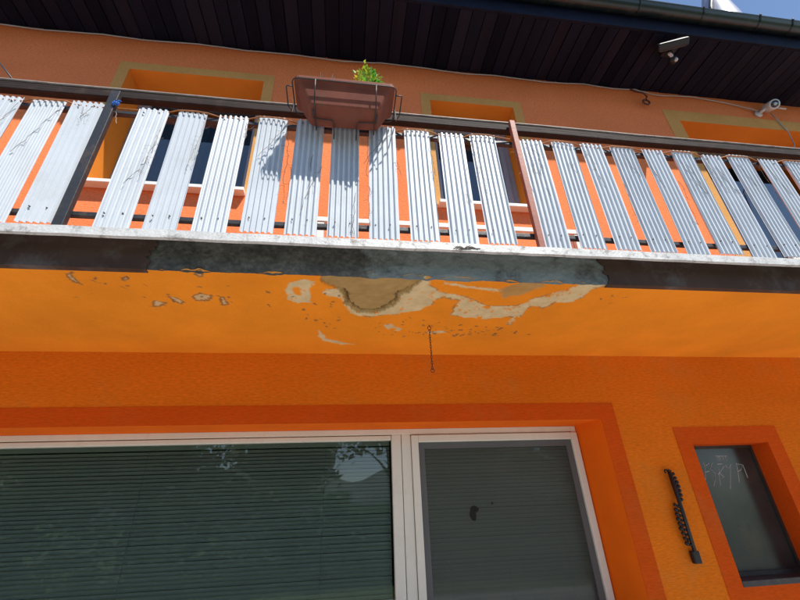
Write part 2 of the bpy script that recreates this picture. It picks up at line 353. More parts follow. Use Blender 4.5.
# remove generic pane; built by hand below
for c in list(big.children):
    if c.name.startswith('pane'): bpy.data.objects.remove(c)
b = MB(); b.box(.338, .405, .251, .31, .90, 2.06); b.box(.409, .475, .251, .31, .90, 2.06)
b.build('mullion', M['pvc'], big, bevel=.004)
def sash(x0, x1, z0, z1, k, y0, y1):
    q = MB(); q.box(x0, x0 + k, y0, y1, z0, z1); q.box(x1 - k, x1, y0, y1, z0, z1); q.box(x0 + k, x1 - k, y0, y1, z1 - k, z1); q.box(x0 + k, x1 - k, y0, y1, z0, z0 + k); return q
sash(.478, 1.742, .905, 2.055, .05, .238, .30).build('sash', M['pvc'], big, bevel=.005)
b = MB(); b.box(-2.905, .334, .246, .30, 2.024, 2.055); b.box(-2.905, .334, .246, .30, .905, .935); b.build('glazing_bead', M['pvc'], big, bevel=.004)
MB().quad((-2.91, .285, .93), (.34, .285, .93), (.34, .285, 2.03), (-2.91, .285, 2.03)).build('pane', M['glass'], big)
MB().quad((.525, .285, .95), (1.695, .285, .95), (1.695, .285, 2.01), (.525, .285, 2.01)).build('pane', M['glass'], big)
scr = sash(.529, 1.691, .956, 2.004, .043, .258, .272).build('insect_screen', M['screen_frame'], big)
scr['label'] = 'grey framed insect screen with a torn spot'
# (mesh and tear are sub-parts of the window)
MB().quad((.57, .266, .99), (1.65, .266, .99), (1.65, .266, 1.965), (.57, .266, 1.965)).build('screen_mesh', M['screen'], big)
def blob(cx, cz, pts, y):
    q = MB(); n = len(pts); q.v = [(cx + a, y, cz + c) for a, c in pts]; q.v += [(cx + a, y + .002, cz + c) for a, c in pts]
    q.f = [tuple(range(n)), tuple(reversed(range(n, 2 * n)))] + [(i, i + n, (i + 1) % n + n, (i + 1) % n) for i in range(n)]; return q
blob(.885, 1.55, [(-.028, -.03), (-.012, -.048), (.006, -.05), (.012, -.03), (.014, .0), (.03, .006), (.038, .022), (.022, .036), (.004, .042), (-.016, .036), (-.026, .008), (-.032, -.012)], .2625).build('mesh_tear', M['hole'], big)
blob(1.02, 1.60, [(-.008, -.004), (0, -.009), (.009, -.002), (.006, .008), (-.004, .009)], .2625).build('mesh_tear', M['hole'], big)
MB().box(-3.0, 1.86, -.05, .26, .82, .862).build('sill', M['sill'], big, bevel=.004)

w1 = window('window', W1, .28, M['reveal_up'], M['cream'], .10, .07, 'upper window with cream surround left of the flower box', 'LRT', sill=True, pane_m=M['glass_up'], m_frame=M['slate_frame'])
w2 = window('window', W2, .28, M['reveal_up'], M['cream'], .10, .07, 'upper window with cream surround right of the flower box', 'LRT', sill=True, pane_m=M['glass_up'], m_frame=M['slate_frame'])
w3 = window('balcony_door', W3, .28, M['reveal_up'], M['cream'], .17, .07, 'glazed balcony door with cream surround at the right', 'LRT', pane_m=M['glass_up'], mull=((4.70, 4.80),))

def curtain(x0, x1, z0, z1, label):
    q = MB(); n = 90
    for i in range(n + 1):
        x = x0 + (x1 - x0) * i / n; y = .43 + .018 * math.sin(i * .9) + .010 * math.sin(i * .37 + 1); q.v += [(x, y, z0), (x, y + .004, z1)]
    for i in range(n): q.f.append((2 * i, 2 * i + 2, 2 * i + 3, 2 * i + 1))
    tag(q.build('curtain', M['curtain'], None, True), label, 'curtain', 'curtains behind the upper windows')
curtain(-2.13, -.9, 4.02, 5.44, 'grey curtain hanging behind the upper window left of the flower box')
curtain(.83, 1.72, 4.02, 5.39, 'grey curtain hanging behind the upper window right of the flower box')
# small recessed pane
sm = MB(); x0, x1, z0, z1 = SMALL
sm.box(x0, x0 + .018, .135, .16, z0, z1); sm.box(x1 - .018, x1, .135, .16, z0, z1); sm.box(x0 + .018, x1 - .018, .135, .16, z1 - .018, z1); sm.box(x0 + .018, x1 - .018, .135, .16, z0, z0 + .035)
small = sm.build('small_window', M['cabinet_frame'], house); small['label'] = 'small dusty recessed window with scratched letters'
r = MB(); d = .17
r.quad((x0, 0, z0), (x0, d, z0), (x0, d, z1), (x0, 0, z1)); r.quad((x1, 0, z0), (x1, 0, z1), (x1, d, z1), (x1, d, z0)); r.quad((x0, 0, z1), (x0, d, z1), (x1, d, z1), (x1, 0, z1))
r.build('reveal', M['band'], small)
e = .115; s = MB(); ya, yb = -.0035, -.0006
s.box(x0 - e, x0, ya, yb, z0 - e, z1 + e); s.box(x1, x1 + e, ya, yb, z0 - e, z1 + e); s.box(x0, x1, ya, yb, z1, z1 + e); s.box(x0, x1, ya, yb, z0 - e, z0 - .002)
s.build('painted_surround', M['band'], small)
MB().box(x0 + .01, x1 - .01, .15, .158, z0 + .03, z1 - .01).build('pane', M['cabinet'], small)
MB().box(x0 - .001, x1 + .001, -.006, .14, z0 - .02, z0 + .012).build('sill', M['cabinet_frame'], small, bevel=.003)
S = [[(2.633, 1.811), (2.623, 1.758), (2.599, 1.691)], [(2.635, 1.784), (2.675, 1.802)], [(2.621, 1.743), (2.652, 1.749)], [(2.705, 1.805), (2.668, 1.764), (2.696, 1.733), (2.675, 1.689), (2.642, 1.645)], [(2.737, 1.793), (2.78, 1.796), (2.785, 1.776), (2.728, 1.732), (2.71, 1.725)], [(2.737, 1.762), (2.7, 1.651)], [(2.732, 1.732), (2.757, 1.705), (2.735, 1.698)], [(2.804, 1.787), (2.815, 1.76), (2.853, 1.79)], [(2.844, 1.782), (2.771, 1.627)], [(2.899, 1.796), (2.887, 1.743), (2.864, 1.668)], [(2.897, 1.793), (2.945, 1.784), (2.918, 1.75), (2.885, 1.739)], [(2.949, 1.784), (2.948, 1.695)]]
q = MB()
for st in S: q.tube([(a, .1492, c) for a, c in st], .0023, 4)
q.build('scratched_letters', M['scratch'], small)
q = MB()
for i in range(9):
    a = 2.755 + i * .0095; q.tube([(a, .1492, 1.812 + random.uniform(0, .01)), (a + random.uniform(-.006, .012), .1492, 1.85 - random.uniform(0, .008))], .0014, 4)
q.tube([(2.748, .1492, 1.85), (2.845, .1492, 1.847)], .002, 4)
q.build('scratched_mark', M['scratch'], small)

# ---------------------------------------------------------------- blinds
def blind(label, x0, x1, z0, z1, pitch, y, tilt, wid):
    t = empty('venetian_blind', (x0, y, z0), label, 'blind', 'blinds behind the ground floor window')
    MB().box(x0, x1, y - .012, y + .014, z1, z1 + .03).build('head_rail', M['blind'], t)
    p = MB(); n = 5; pr = []
    for i in range(n):
        w = (i / (n - 1) - .5); a = w * wid; cup = -.0025 * (1 - 4 * w * w)
        pr.append((a * math.cos(tilt) - cup * math.sin(tilt), a * math.sin(tilt) + cup * math.cos(tilt)))
    for i in range(n): p.v += [(0, pr[i][0], pr[i][1]), (x1 - x0, pr[i][0], pr[i][1])]
    for i in range(n - 1): p.f.append((2 * i, 2 * i + 1, 2 * i + 3, 2 * i + 2))
    me = p.mesh('slat', M['blind'], True)
    z = z1 - .02
    while z > z0:
        o = bpy.data.objects.new('slat', me); COL.objects.link(o); o.parent = t; o.matrix_parent_inverse = Matrix.Translation(-Vector((x0, y, z0)))
        o.location = (x0, y, z + random.uniform(-.0008, .0008)); o.rotation_euler = (random.uniform(-.03, .03), random.uniform(-.0006, .0006), 0)
        z -= pitch
    for xc in (x0 + .16 * (x1 - x0), x0 + .5 * (x1 - x0), x0 + .86 * (x1 - x0)):
        MB().tube([(xc, y - wid * .55, z1), (xc, y - wid * .55, z0)], .0012, 4).build('ladder_cord', M['cord' if False else 'cable'], t)
blind('venetian blind with wide slats behind the big left window pane', -2.9, .33, .92, 2.0, .0235, .345, math.radians(57), .0255)
blind('venetian blind with narrow slats behind the right window sash', .53, 1.69, .92, 2.0, .0245, .345, math.radians(58), .026)

# ---------------------------------------------------------------- balcony slab
slab = MB(); slab.box(X0 + .2, X1 - .2, -1.05, .0, SOF + .035, FLOOR - .004)
balcony = slab.build('balcony', M['concrete'], house); balcony['label'] = 'balcony slab with peeling orange underside and crumbling concrete edge'
# underside plaster with the real relief of the damage
P = {
'hole':[(-0.123,-1.08),(-0.12,-1.034),(-0.093,-0.998),(-0.065,-0.97),(-0.031,-0.932),(-0.011,-0.858),(0.001,-0.779),(0.028,-0.732),(0.085,-0.672),(0.174,-0.689),(0.245,-0.755),(0.265,-0.816),(0.252,-0.884),(0.294,-0.919),(0.32,-0.984),(0.342,-1.035),(0.348,-1.083),(0.348,-1.111)],
'cream':[(0.343,-1.111),(0.406,-1.012),(0.47,-0.94),(0.578,-0.914),(0.67,-0.862),(0.778,-0.796),(0.939,-0.812),(0.993,-0.892),(1.081,-0.966),(1.188,-1.061),(1.387,-1.081),(1.274,-1.028),(1.273,-0.936),(1.236,-0.878),(1.134,-0.858),(1.114,-0.782),(1.07,-0.812),(1.018,-0.809),(1.008,-0.546),(0.964,-0.578),(0.975,-0.664),(0.814,-0.625),(0.695,-0.634),(0.605,-0.679),(0.582,-0.769),(0.61,-0.844),(0.505,-0.892),(0.462,-0.862),(0.456,-0.815),(0.406,-0.726),(0.266,-0.667),(0.166,-0.636),(0.064,-0.631),(-0.004,-0.705),(-0.015,-0.801),(-0.046,-0.845),(-0.121,-0.895),(-0.104,-0.948),(-0.041,-0.941),(0.015,-0.859),(0.173,-0.835)],
'olive':[(0.788,-0.974),(0.827,-1.025),(0.878,-1.069),(0.938,-1.053),(0.995,-1.036),(0.926,-0.956),(0.844,-0.898)],
'streak':[(0.47,-1.043),(0.611,-1.012),(0.776,-0.991),(0.788,-0.959),(0.617,-0.992),(0.477,-1.014)],
'ring':[(-0.3,-0.915),(-0.268,-0.987),(-0.223,-1.018),(-0.164,-1.003),(-0.149,-1.013),(-0.187,-0.943),(-0.187,-0.792),(-0.245,-0.777),(-0.303,-0.808)],
'ringin':[(-0.272,-0.907),(-0.249,-0.949),(-0.232,-0.919),(-0.242,-0.866),(-0.262,-0.865)],
'strip':[(-0.164,-0.42),(-0.147,-0.39),(-0.133,-0.293),(-0.038,-0.227),(0.067,-0.194),(-0.038,-0.172),(-0.141,-0.241),(-0.169,-0.308)],
'b1':[(-0.992,-0.736),(-0.954,-0.761),(-0.924,-0.74),(-0.951,-0.704),(-0.995,-0.69)],
'b2':[(-0.88,-0.808),(-0.86,-0.799),(-0.826,-0.756),(-0.849,-0.733),(-0.881,-0.765)],
'b3':[(-0.765,-0.815),(-0.719,-0.86),(-0.67,-0.831),(-0.692,-0.786),(-0.761,-0.782)],
'b4':[(-0.645,-0.8),(-0.62,-0.823),(-0.619,-0.745),(-0.647,-0.732)],
'b5':[(-1.234,-0.998),(-1.212,-1.016),(-1.227,-0.936),(-1.233,-0.907),(-1.244,-0.935)],
'b6':[(-1.022,-0.985),(-1.001,-0.995),(-1.004,-0.968),(-1.03,-0.957)],
'b7':[(-0.682,-1.043),(-0.662,-1.053),(-0.656,-1.027),(-0.68,-1.007)],
'c1':[(0.224,-0.512),(0.27,-0.529),(0.295,-0.47),(0.242,-0.452)],
'c2':[(0.287,-0.485),(0.338,-0.471),(0.332,-0.424),(0.307,-0.423)],
'c3':[(0.511,-0.415),(0.623,-0.436),(0.631,-0.404),(0.531,-0.384)]}
xs = np.concatenate([np.linspace(X0 + .2, -1.5, 8), np.arange(-1.45, 1.55, .0045), np.linspace(1.6, X1 - .2, 8)])
ys = np.concatenate([np.arange(-1.0665, -.12, .0045), np.linspace(-.115, .002, 6)])
GX, GY = np.meshgrid(xs, ys)
wx = GX + .036 * fbm(GX * 22, GY * 22, 3) + .020 * fbm(GX * 90, GY * 90, 9); wy = GY + .036 * fbm(GX * 22, GY * 22, 5) + .020 * fbm(GX * 90, GY * 90, 11)
def mask(n, off=0.0, soft=.004, a=wx, b_=wy): return np.clip(.5 - (sdist(a, b_, P[n]) + off) / (2 * soft), 0, 1)
h_ = mask('hole', -.012, .0015); cream = mask('cream')
for n in ('ring', 'streak', 'strip', 'c1', 'c2', 'c3'): cream = np.maximum(cream, mask(n))
cream = cream * (1 - mask('ringin'))
cream = cream * (1 - .85 * np.clip((fbm(GX * 46, GY * 46, 43) - .20) / .03, 0, 1))
islands = np.clip((fbm(GX * 14, GY * 14, 41) - .17) / .03, 0, 1) * (GX > .45); cream = cream * (1 - islands)
ol = mask('olive', -.01, .008)
gr = np.zeros_like(GX)
for n in ('b1', 'b2', 'b3', 'b4', 'b5', 'b6', 'b7'):
    gr = np.maximum(gr, mask(n, -.006, .003) * (1 - .9 * mask(n, .004, .004))); cream = np.maximum(cream, .8 * mask(n, .003, .004))
# pock marks: clusters of small flakes
pits = np.zeros_like(GX)
for (cx, cy, sx, sy, n, r0, r1) in ((.75, -.40, .30, .05, 40, .003, .009), (.45, -.5, .12, .06, 14, .003, .007), (-.66, -.80, .25, .07, 22, .003, .008), (-1.13, -.93, .08, .04, 9, .003, .008), (-.12, -.62, .07, .16, 14, .003, .007), (1.0, -.45, .2, .05, 16, .003, .007), (.1, -.5, .25, .12, 12, .003, .006), (1.75 - .35, -.93, .08, .03, 5, .003, .007)):
    for k in range(n):
        px, py = rng.normal(cx, sx), rng.normal(cy, sy); rr = rng.uniform(r0, r1); an = rng.uniform(0, 3.14); el = rng.uniform(1, 2.6)
        i0, i1 = np.searchsorted(xs, [px - .04, px + .04]); j0, j1 = np.searchsorted(ys, [py - .04, py + .04])
        if i1 <= i0 or j1 <= j0: continue
        dx = wx[j0:j1, i0:i1] - px; dy = wy[j0:j1, i0:i1] - py
        e1 = (dx * math.cos(an) + dy * math.sin(an)) / el; e2 = -dx * math.sin(an) + dy * math.cos(an)
        pits[j0:j1, i0:i1] = np.maximum(pits[j0:j1, i0:i1], np.clip(.5 - (np.hypot(e1, e2) - rr) / .004, 0, 1))
# hairline crack beside the ring
und = .004 * fbm(GX * 1.7, GY * 2.2, 21) + .0012 * fbm(GX * 9, GY * 9, 23)
Z = SOF + und
rim = np.clip(1 - np.abs(sdist(wx, wy, P['cream'])) / .012, 0, 1) * (1 - h_)
Z = Z + .0022 * cream - .0030 * rim * np.clip(.4 + 3 * fbm(GX * 12, GY * 12, 97), 0, 1) + .005 * ol + .003 * gr + .002 * pits
hs_ = sdist(wx, wy, P['hole']); groove = np.clip(1 - np.abs(hs_ + .007) / .007, 0, 1) ** .5 * np.clip((GY + .93 + .1 * fbm(GX * 6, GY * 6, 83)) / .06, 0, 1)
Z = Z + groove * .03
Z = Z + h_ * (.015 + .004 * fbm(GX * 11, GY * 11, 31))
Z = Z + cream * .0015 * fbm(GX * 40, GY * 40, 51)
# crumbling front arris
arris = np.clip(1 - (GY + 1.0665) / .02, 0, 1) * np.clip(fbm(GX * 9, GX * 0, 61) * 4, 0, 1) * (np.abs(GX - .2) < 1.1)
Z = Z + arris * .018
ny, nx = GX.shape
vv = np.stack([GX.ravel(), GY.ravel(), Z.ravel()], 1)
idx = np.arange(nx * ny).reshape(ny, nx)
ff = np.stack([idx[:-1, :-1].ravel(), idx[1:, :-1].ravel(), idx[1:, 1:].ravel(), idx[:-1, 1:].ravel()], 1)
me = bpy.data.meshes.new('soffit_plaster')
me.vertices.add(len(vv)); me.vertices.foreach_set('co', vv.ravel()); me.loops.add(ff.size); me.loops.foreach_set('vertex_index', ff.ravel().astype(np.int32))
me.polygons.add(len(ff)); me.polygons.foreach_set('loop_start', np.arange(0, ff.size, 4, dtype=np.int32)); me.polygons.foreach_set('use_smooth', np.zeros(len(ff), bool))
me.update(calc_edges=True); me.validate()
for nme, arr in (('plaster', np.clip(cream * (1 - ol), 0, 1)), ('concrete', np.clip(np.maximum(h_, np.maximum(ol * .85, arris * .8)), 0, 1)), ('grime', np.clip(np.maximum(np.maximum(gr * .85, pits * .8), rim ** 2 * np.clip(fbm(GX * 16, GY * 16, 91) * 9, 0, .75)), 0, 1))):
    a = me.attributes.new(nme, 'FLOAT', 'POINT'); a.data.foreach_set('value', arr.ravel().astype(np.float32))
me.materials.append(M['soffit'])
link('soffit_plaster', me, balcony)
MB().box(X0 + .22, X1 - .22, -1.02, -.002, FLOOR - .003, FLOOR + .004).build('bounce_floor_finish', M['bounce_floor'], balcony)  # unseen floor layer, added to throw warm red light up the wall
# crumbling concrete edge (middle) and smooth painted edge (ends)
fx = np.arange(-.90, 1.34, .006); fz = np.arange(SOF - .002, FLOOR, .006); FX, FZ = np.meshgrid(fx, fz)
FY = -1.068 + .012 * fbm(FX * 6, FZ * 9, 71) + .010 * fbm(FX * 26, FZ * 30, 73, 3) + .004 * fbm(FX * 70, FZ * 70, 75, 2)
FY = FY + .015 * np.clip(1 - (FZ - SOF) / .025, 0, 1) * np.clip(fbm(FX * 9, FX * 0, 61) * 4, 0, 1)
b = MB(); b.v = [tuple(p) for p in np.stack([FX.ravel(), FY.ravel(), FZ.ravel()], 1)]
ny, nx = FX.shape; idx = np.arange(nx * ny).reshape(ny, nx)
b.f = [tuple(int(k) for k in q) for q in np.stack([idx[:-1, :-1].ravel(), idx[:-1, 1:].ravel(), idx[1:, 1:].ravel(), idx[1:, :-1].ravel()], 1)]
b.build('crumbling_edge', M['concrete'], balcony, True)
def ragged_coat(xa, xe, seed):
    rr = random.Random(seed); n = 16; pts = [(xa, FLOOR - .01), (xa, SOF - .004)]; w = 0
    for k in range(n + 1):
        w = .6 * w + rr.uniform(-.016, .016); pts.append((xe + w, SOF - .004 + (FLOOR - .006 - SOF) * k / n))
    q = MB(); m = len(pts); q.v = [(a, -1.079, c) for a, c in pts] + [(a, -1.045, c) for a, c in pts]
    q.f = [tuple(range(m)), tuple(reversed(range(m, 2 * m)))] + [(i, i + m, (i + 1) % m + m, (i + 1) % m) for i in range(m)]
    return q.build('edge_coat', M['brownboard'], balcony)
ragged_coat(X0 + .2, -.875, 3); ragged_coat(X1 - .2, 1.316, 5)
# flashing: sloped apron with a front lip
fl = MB(); prof = [(-1.03, FLOOR + .006), (-1.06, FLOOR + .006), (-1.155, 2.728), (-1.163, 2.724), (-1.165, 2.681), (-1.150, 2.677), (-1.150, 2.682), (-1.1585, 2.686), (-1.1575, 2.718), (-1.06, FLOOR)]
xx = list(np.arange(X0 + .2, X1 - .2, .1)); n = len(prof)
for i, x in enumerate(xx):
    w = random.uniform(-.0016, .0016)
    for (a, c) in prof: fl.v.append((x, a, c + w))
for i in range(len(xx) - 1):
    for j in range(n - 1): fl.f.append((i * n + j, (i + 1) * n + j, (i + 1) * n + j + 1, i * n + j + 1))
fl.build('drip_flashing', M['flash'], balcony)
dn = MB()
for k in range(8):
    x = .50 + k * .012; dn.tube([(x, -1.166, 2.685 + random.uniform(0, .01)), (x + .02, -1.1665, 2.70 + random.uniform(-.01, .02)), (x + .05, -1.166, 2.69 + random.uniform(-.004, .01))], .0016, 4)
dn.build('dry_tuft', M['vine'], balcony)

# ---------------------------------------------------------------- eaves and roof
EF = -.632
ev = MB(); ev.box(X0 - .3, X1 + .3, EF - .03, EF, EAVE - .004, 6.20)
eave = ev.build('eave', M['plank'], house, bevel=.004); eave['label'] = 'dark stained plank soffit of the roof overhang'
pw = .132; x = X0 - .3; k = 0
while x < X1 + .25:
    zz = EAVE + random.uniform(-.003, .003)
    MB().box(x + .003, x + pw - random.uniform(.002, .008), EF + .001, -.001, zz, zz + .018).build('plank', M[random.choice(('plank', 'plank', 'plank_b', 'plank_c'))], eave, bevel=.004); x += pw
bk = MB(); bk.box(X0 - .3, X1 + .3, EF + .0005, .5, EAVE + .022, EAVE + .05); bk.build('backing_board', M['plank'], eave)
rf = MB(); rf.quad((X0 - .3, -.72, 6.20), (X1 + .3, -.72, 6.20), (X1 + .3, 3, 8.2), (X0 - .3, 3, 8.2)); rf.quad((X0 - .3, -.72, 6.17), (X0 - .3, 3, 8.17), (X1 + .3, 3, 8.17), (X1 + .3, -.72, 6.17))
rf.quad((X0 - .3, 6.7, 6.20), (X0 - .3, 3, 8.2), (X1 + .3, 3, 8.2), (X1 + .3, 6.7, 6.20))
rf.quad((X0 - .3, -.72, 6.17), (X1 + .3, -.72, 6.17), (X1 + .3, -.72, 6.20), (X0 - .3, -.72, 6.20))
rf.build('roof', M['roof'], house)
gt = MB(); YC, ZC, GR = -.722, 6.212, .074; arc = []
for i in range(13):
    w = math.pi + math.pi * i / 12; arc.append((YC + GR * math.cos(w), ZC + GR * math.sin(w)))
outer = [(YC - GR - .008, ZC + .008), (YC - GR - .012, ZC), (YC - GR - .006, ZC - .008)] + arc[1:] ; inner = [(a * .97 + YC * .03, c * .97 + ZC * .03 + .003) for a, c in reversed(arc)]
prof = outer + inner; n = len(prof)
gx = list(np.arange(X0 - .3, X1 + .31, .6))
for x in gx:
    w = random.uniform(-.003, .003)
    for a, c in prof: gt.v.append((x, a, c + w))
for i in range(len(gx) - 1):
    for j in range(n): gt.f.append((i * n + j, i * n + (j + 1) % n, (i + 1) * n + (j + 1) % n, (i + 1) * n + j))
gutter = gt.build('gutter', M['gutter'], house, True)
for x in (-3.9, -2.9, -1.95, -1.0, 0.0, .98, 1.97, 2.96, 3.7, 4.39, 4.80, 5.7, 6.7):
    q = MB(); pts = [(x, EF - .02, 6.19)] + [(x, YC + (GR + .005) * math.cos(w), ZC + (GR + .005) * math.sin(w)) for w in [2 * math.pi - math.pi * i / 10 for i in range(11)]]
    pts = pts[:-1] + [(x, YC - GR - .018, ZC), (x, YC - GR - .012, ZC + .018)]
    q.tube(pts, .008, 4); q.build('gutter_bracket', M['gutter'], gutter)

# ---------------------------------------------------------------- railing
rail = empty('balcony_railing', (.6, -1.08, FLOOR), 'balcony railing of white corrugated strips wired to black rails', 'railing')
RX0, RX1 = X0 + .25, X1 - .25
xx = list(np.arange(RX0, RX1, .35)); hb = MB()
def sag(x): return .003 * math.sin(x * 2.1) + .002 * math.sin(x * 5.3 + 1)
def longbar(y0, y1, z0, z1, name, m, bev=.004):
    q = MB()
    for x in xx:
        s_ = sag(x); q.v += [(x, y0, z0 + s_), (x, y1, z0 + s_), (x, y1, z1 + s_), (x, y0, z1 + s_)]
    for i in range(len(xx) - 1):
        for j in range(4): q.f.append((4 * i + j, 4 * i + (j + 1) % 4, 4 * i + 4 + (j + 1) % 4, 4 * i + 4 + j))
    q.f += [(3, 2, 1, 0), tuple(4 * (len(xx) - 1) + j for j in range(4))]
    return q.build(name, m, rail, bevel=bev)
longbar(-1.088, -1.045, 3.657, 3.716, 'handrail', M['wood']); longbar(-1.094, -1.040, 3.718, 3.7235, 'handrail_cap', M['cap'], .001)
longbar(-1.094, -1.066, 3.522, 3.547, 'upper_rail', M['black'], .003); longbar(-1.094, -1.070, 2.832, 2.857, 'lower_rail', M['black'], .003)
def post(x, w, m, z1, z0=FLOOR - .02):
    q = MB(); q.box(x - w / 2, x + w / 2, -1.098 - .028, -1.098, z0, z1); return q.build('post', m, rail, bevel=.003)
post(-1.268, .046, M['black'], 3.66)
rp = post(.985, .034, M['redpost'], 3.705); rp['label'] = 'slim red oxide steel post'
post(-3.5, .062, M['black'], 3.735); post(3.36, .034, M['redpost'], 3.745); post(5.6, .062, M['black'], 3.735)
# corrugated strips (each its own part; mesh shared between alike ones)
def strip_mesh(periods, W=.152, H=.80, depth=.0108, seed=0):
    n = int(periods * 10); q = MB(); rr = random.Random(seed); nz = 4
    pr = []
    for i in range(n + 1):
        a = i / n * W; ph = 2 * math.pi * (i / n * periods) + seed * .9
        c = math.cos(ph); c = max(-1, min(1, c * 2.3)); pr.append((a - W / 2, -c * depth / 2))
    for k in range(nz + 1):
        z = H * k / nz; bow = .003 * math.sin(math.pi * k / nz) * (1 if seed % 2 else -1)
        for a, c in pr: q.v.append((a, c + bow, z))
        for a, c in pr: q.v.append((a, c + .0012 + bow, z))
    m2 = 2 * (n + 1)
    for k in range(nz):
        for i in range(n):
            a0 = k * m2 + i; q.f.append((a0, a0 + 1, a0 + m2 + 1, a0 + m2)); b0 = a0 + n + 1; q.f.append((b0 + 1, b0, b0 + m2, b0 + m2 + 1))
        for i in (0, n):
            a0 = k * m2 + i; b0 = a0 + n + 1; q.f.append((a0, a0 + m2, b0 + m2, b0) if i == 0 else (a0, b0, b0 + m2, a0 + m2))
    for k in (0, nz):
        for i in range(n):
            a0 = k * m2 + i; b0 = a0 + n + 1; q.f.append((a0, b0, b0 + 1, a0 + 1) if k == 0 else (a0, a0 + 1, b0 + 1, b0))
    return q.mesh('slat', M['corr'], False)
SM = [strip_mesh(5.5, seed=0), strip_mesh(5.6, seed=1), strip_mesh(5.3, seed=2), strip_mesh(5.5, seed=3)]
SX = [-2.27, -2.06, -1.852, -1.643, -1.452, -1.142, -.936, -.722, -.508, -.307, -.105, .10, .306, .508, .710, 1.011, 1.212, 1.418, 1.622, 1.830, 2.041, 2.250, 2.456, 2.667, 2.866, 3.07, 3.45, 3.66, 3.87]
SX = [-3.3, -3.1, -2.9, -2.69, -2.48] + SX + [4.08, 4.29, 4.5]
FRONT = [round(v, 3) for v in (-1.643, -.936, -.508, -.105, .306, .710, 1.212, 1.622, 2.041, 2.456, 2.866, -2.06, 3.45)]
scm = MB().tube([(0, -.0055, 0), (0, .002, 0)], .0034, 8).mesh('screw', M['screw'])
SLAT_Y = -1.1035
for i, x in enumerate(SX):
    o = bpy.data.objects.new('slat', SM[i % 4]); COL.objects.link(o); o.parent = rail; o.matrix_parent_inverse = Matrix.Translation(-Vector((.6, -1.08, FLOOR)))
    tl = random.uniform(-.010, .010) - (.012 if abs(x + 1.142) < .01 else 0); zt = random.uniform(-.010, .012)
    mw = Matrix.Translation((x + .076, SLAT_Y, 2.768 + zt)) @ Matrix.Rotation(-tl, 4, 'Y') @ Matrix.Rotation(random.uniform(-.03, .03), 4, 'Z') @ Matrix.Rotation(random.uniform(-.004, .004), 4, 'X')
    o.matrix_basis = mw
    spots = [(-.042, .082), (.032, .082)]
    if round(x, 3) not in FRONT: spots += [(-.042, .765), (.032, .765)]
    for a, c in spots:
        s = bpy.data.objects.new('screw', scm); COL.objects.link(s); s.parent = o; s.location = (a + random.uniform(-.004, .004), -.0035, c + random.uniform(-.004, .004))

# cord woven along the strips
cord = MB(); pts = []
for i, x in enumerate(SX):
    fr = round(x, 3) in FRONT; y = SLAT_Y - .010 if fr else SLAT_Y + .0075; z = 3.556 if fr else 3.553
    for a in (.0, .05, .10, .152):
        pts.append((x + a, y, z + random.uniform(-.004, .004) + (.006 if .02 < a < .12 and fr else 0)))
pts2 = [Vector(pts[0])]
for a, b2 in zip(pts[:-1], pts[1:]):
    a = Vector(a); b2 = Vector(b2); pts2.append(a.lerp(b2, .5)); pts2.append(b2)
cord.tube([tuple(p) for p in pts2], .0042, 6)
tag(cord.build('woven_cord', M['cord'], None, True), 'thin orange brown cord woven in and out along the tops of the white strips', 'cord')
kn = MB()
for k in range(10):
    pts = [(-1.236 + random.uniform(-.02, .02), -1.13 + random.uniform(-.006, .004), 3.555 + random.uniform(-.02, .02)) for _ in range(6)]; kn.tube(pts, .0025, 4)
tag(kn.build('string_knot', M['blue'], None, True), 'knotted blue string tied round the top of the black post', 'string')

# dried climber remains
vine = empty('dried_climber', (0, -1.12, 3.1), 'dry leafless climber stems tangled over the white balcony strips', 'dried plant')
rv = random.Random(11)
def tendril(x, z, dz, lean, m, r=.0011, y=SLAT_Y - .0085):
    q = MB(); p = Vector((x, y, z)); pts = [tuple(p)]; n = max(6, int(dz / .022)); side = []
    for k in range(n):
        p = p + Vector((lean * dz / n + rv.uniform(-.007, .007), rv.uniform(-.002, .002), -dz / n + rv.uniform(-.006, .006)))
        p.y = min(max(p.y, y - .005), y + .001); pts.append(tuple(p))
        if rv.random() < .28: side.append(Vector(p))
    q.tube(pts, r, 4)
    for sp in side:
        L = rv.uniform(.015, .045); a = rv.uniform(-2.4, 2.4); s1 = sp + Vector((math.sin(a) * L * .5, -.003, -math.cos(a) * L * .5)); s2 = s1 + Vector((math.sin(a + .7) * L * .5, 0, -math.cos(a + .7) * L * .5))
        q.tube([tuple(sp), tuple(s1), tuple(s2)], r * .7, 4)
    q.build('tendril', m, vine)
D, Lt = M['vine'], M['vine_pale']
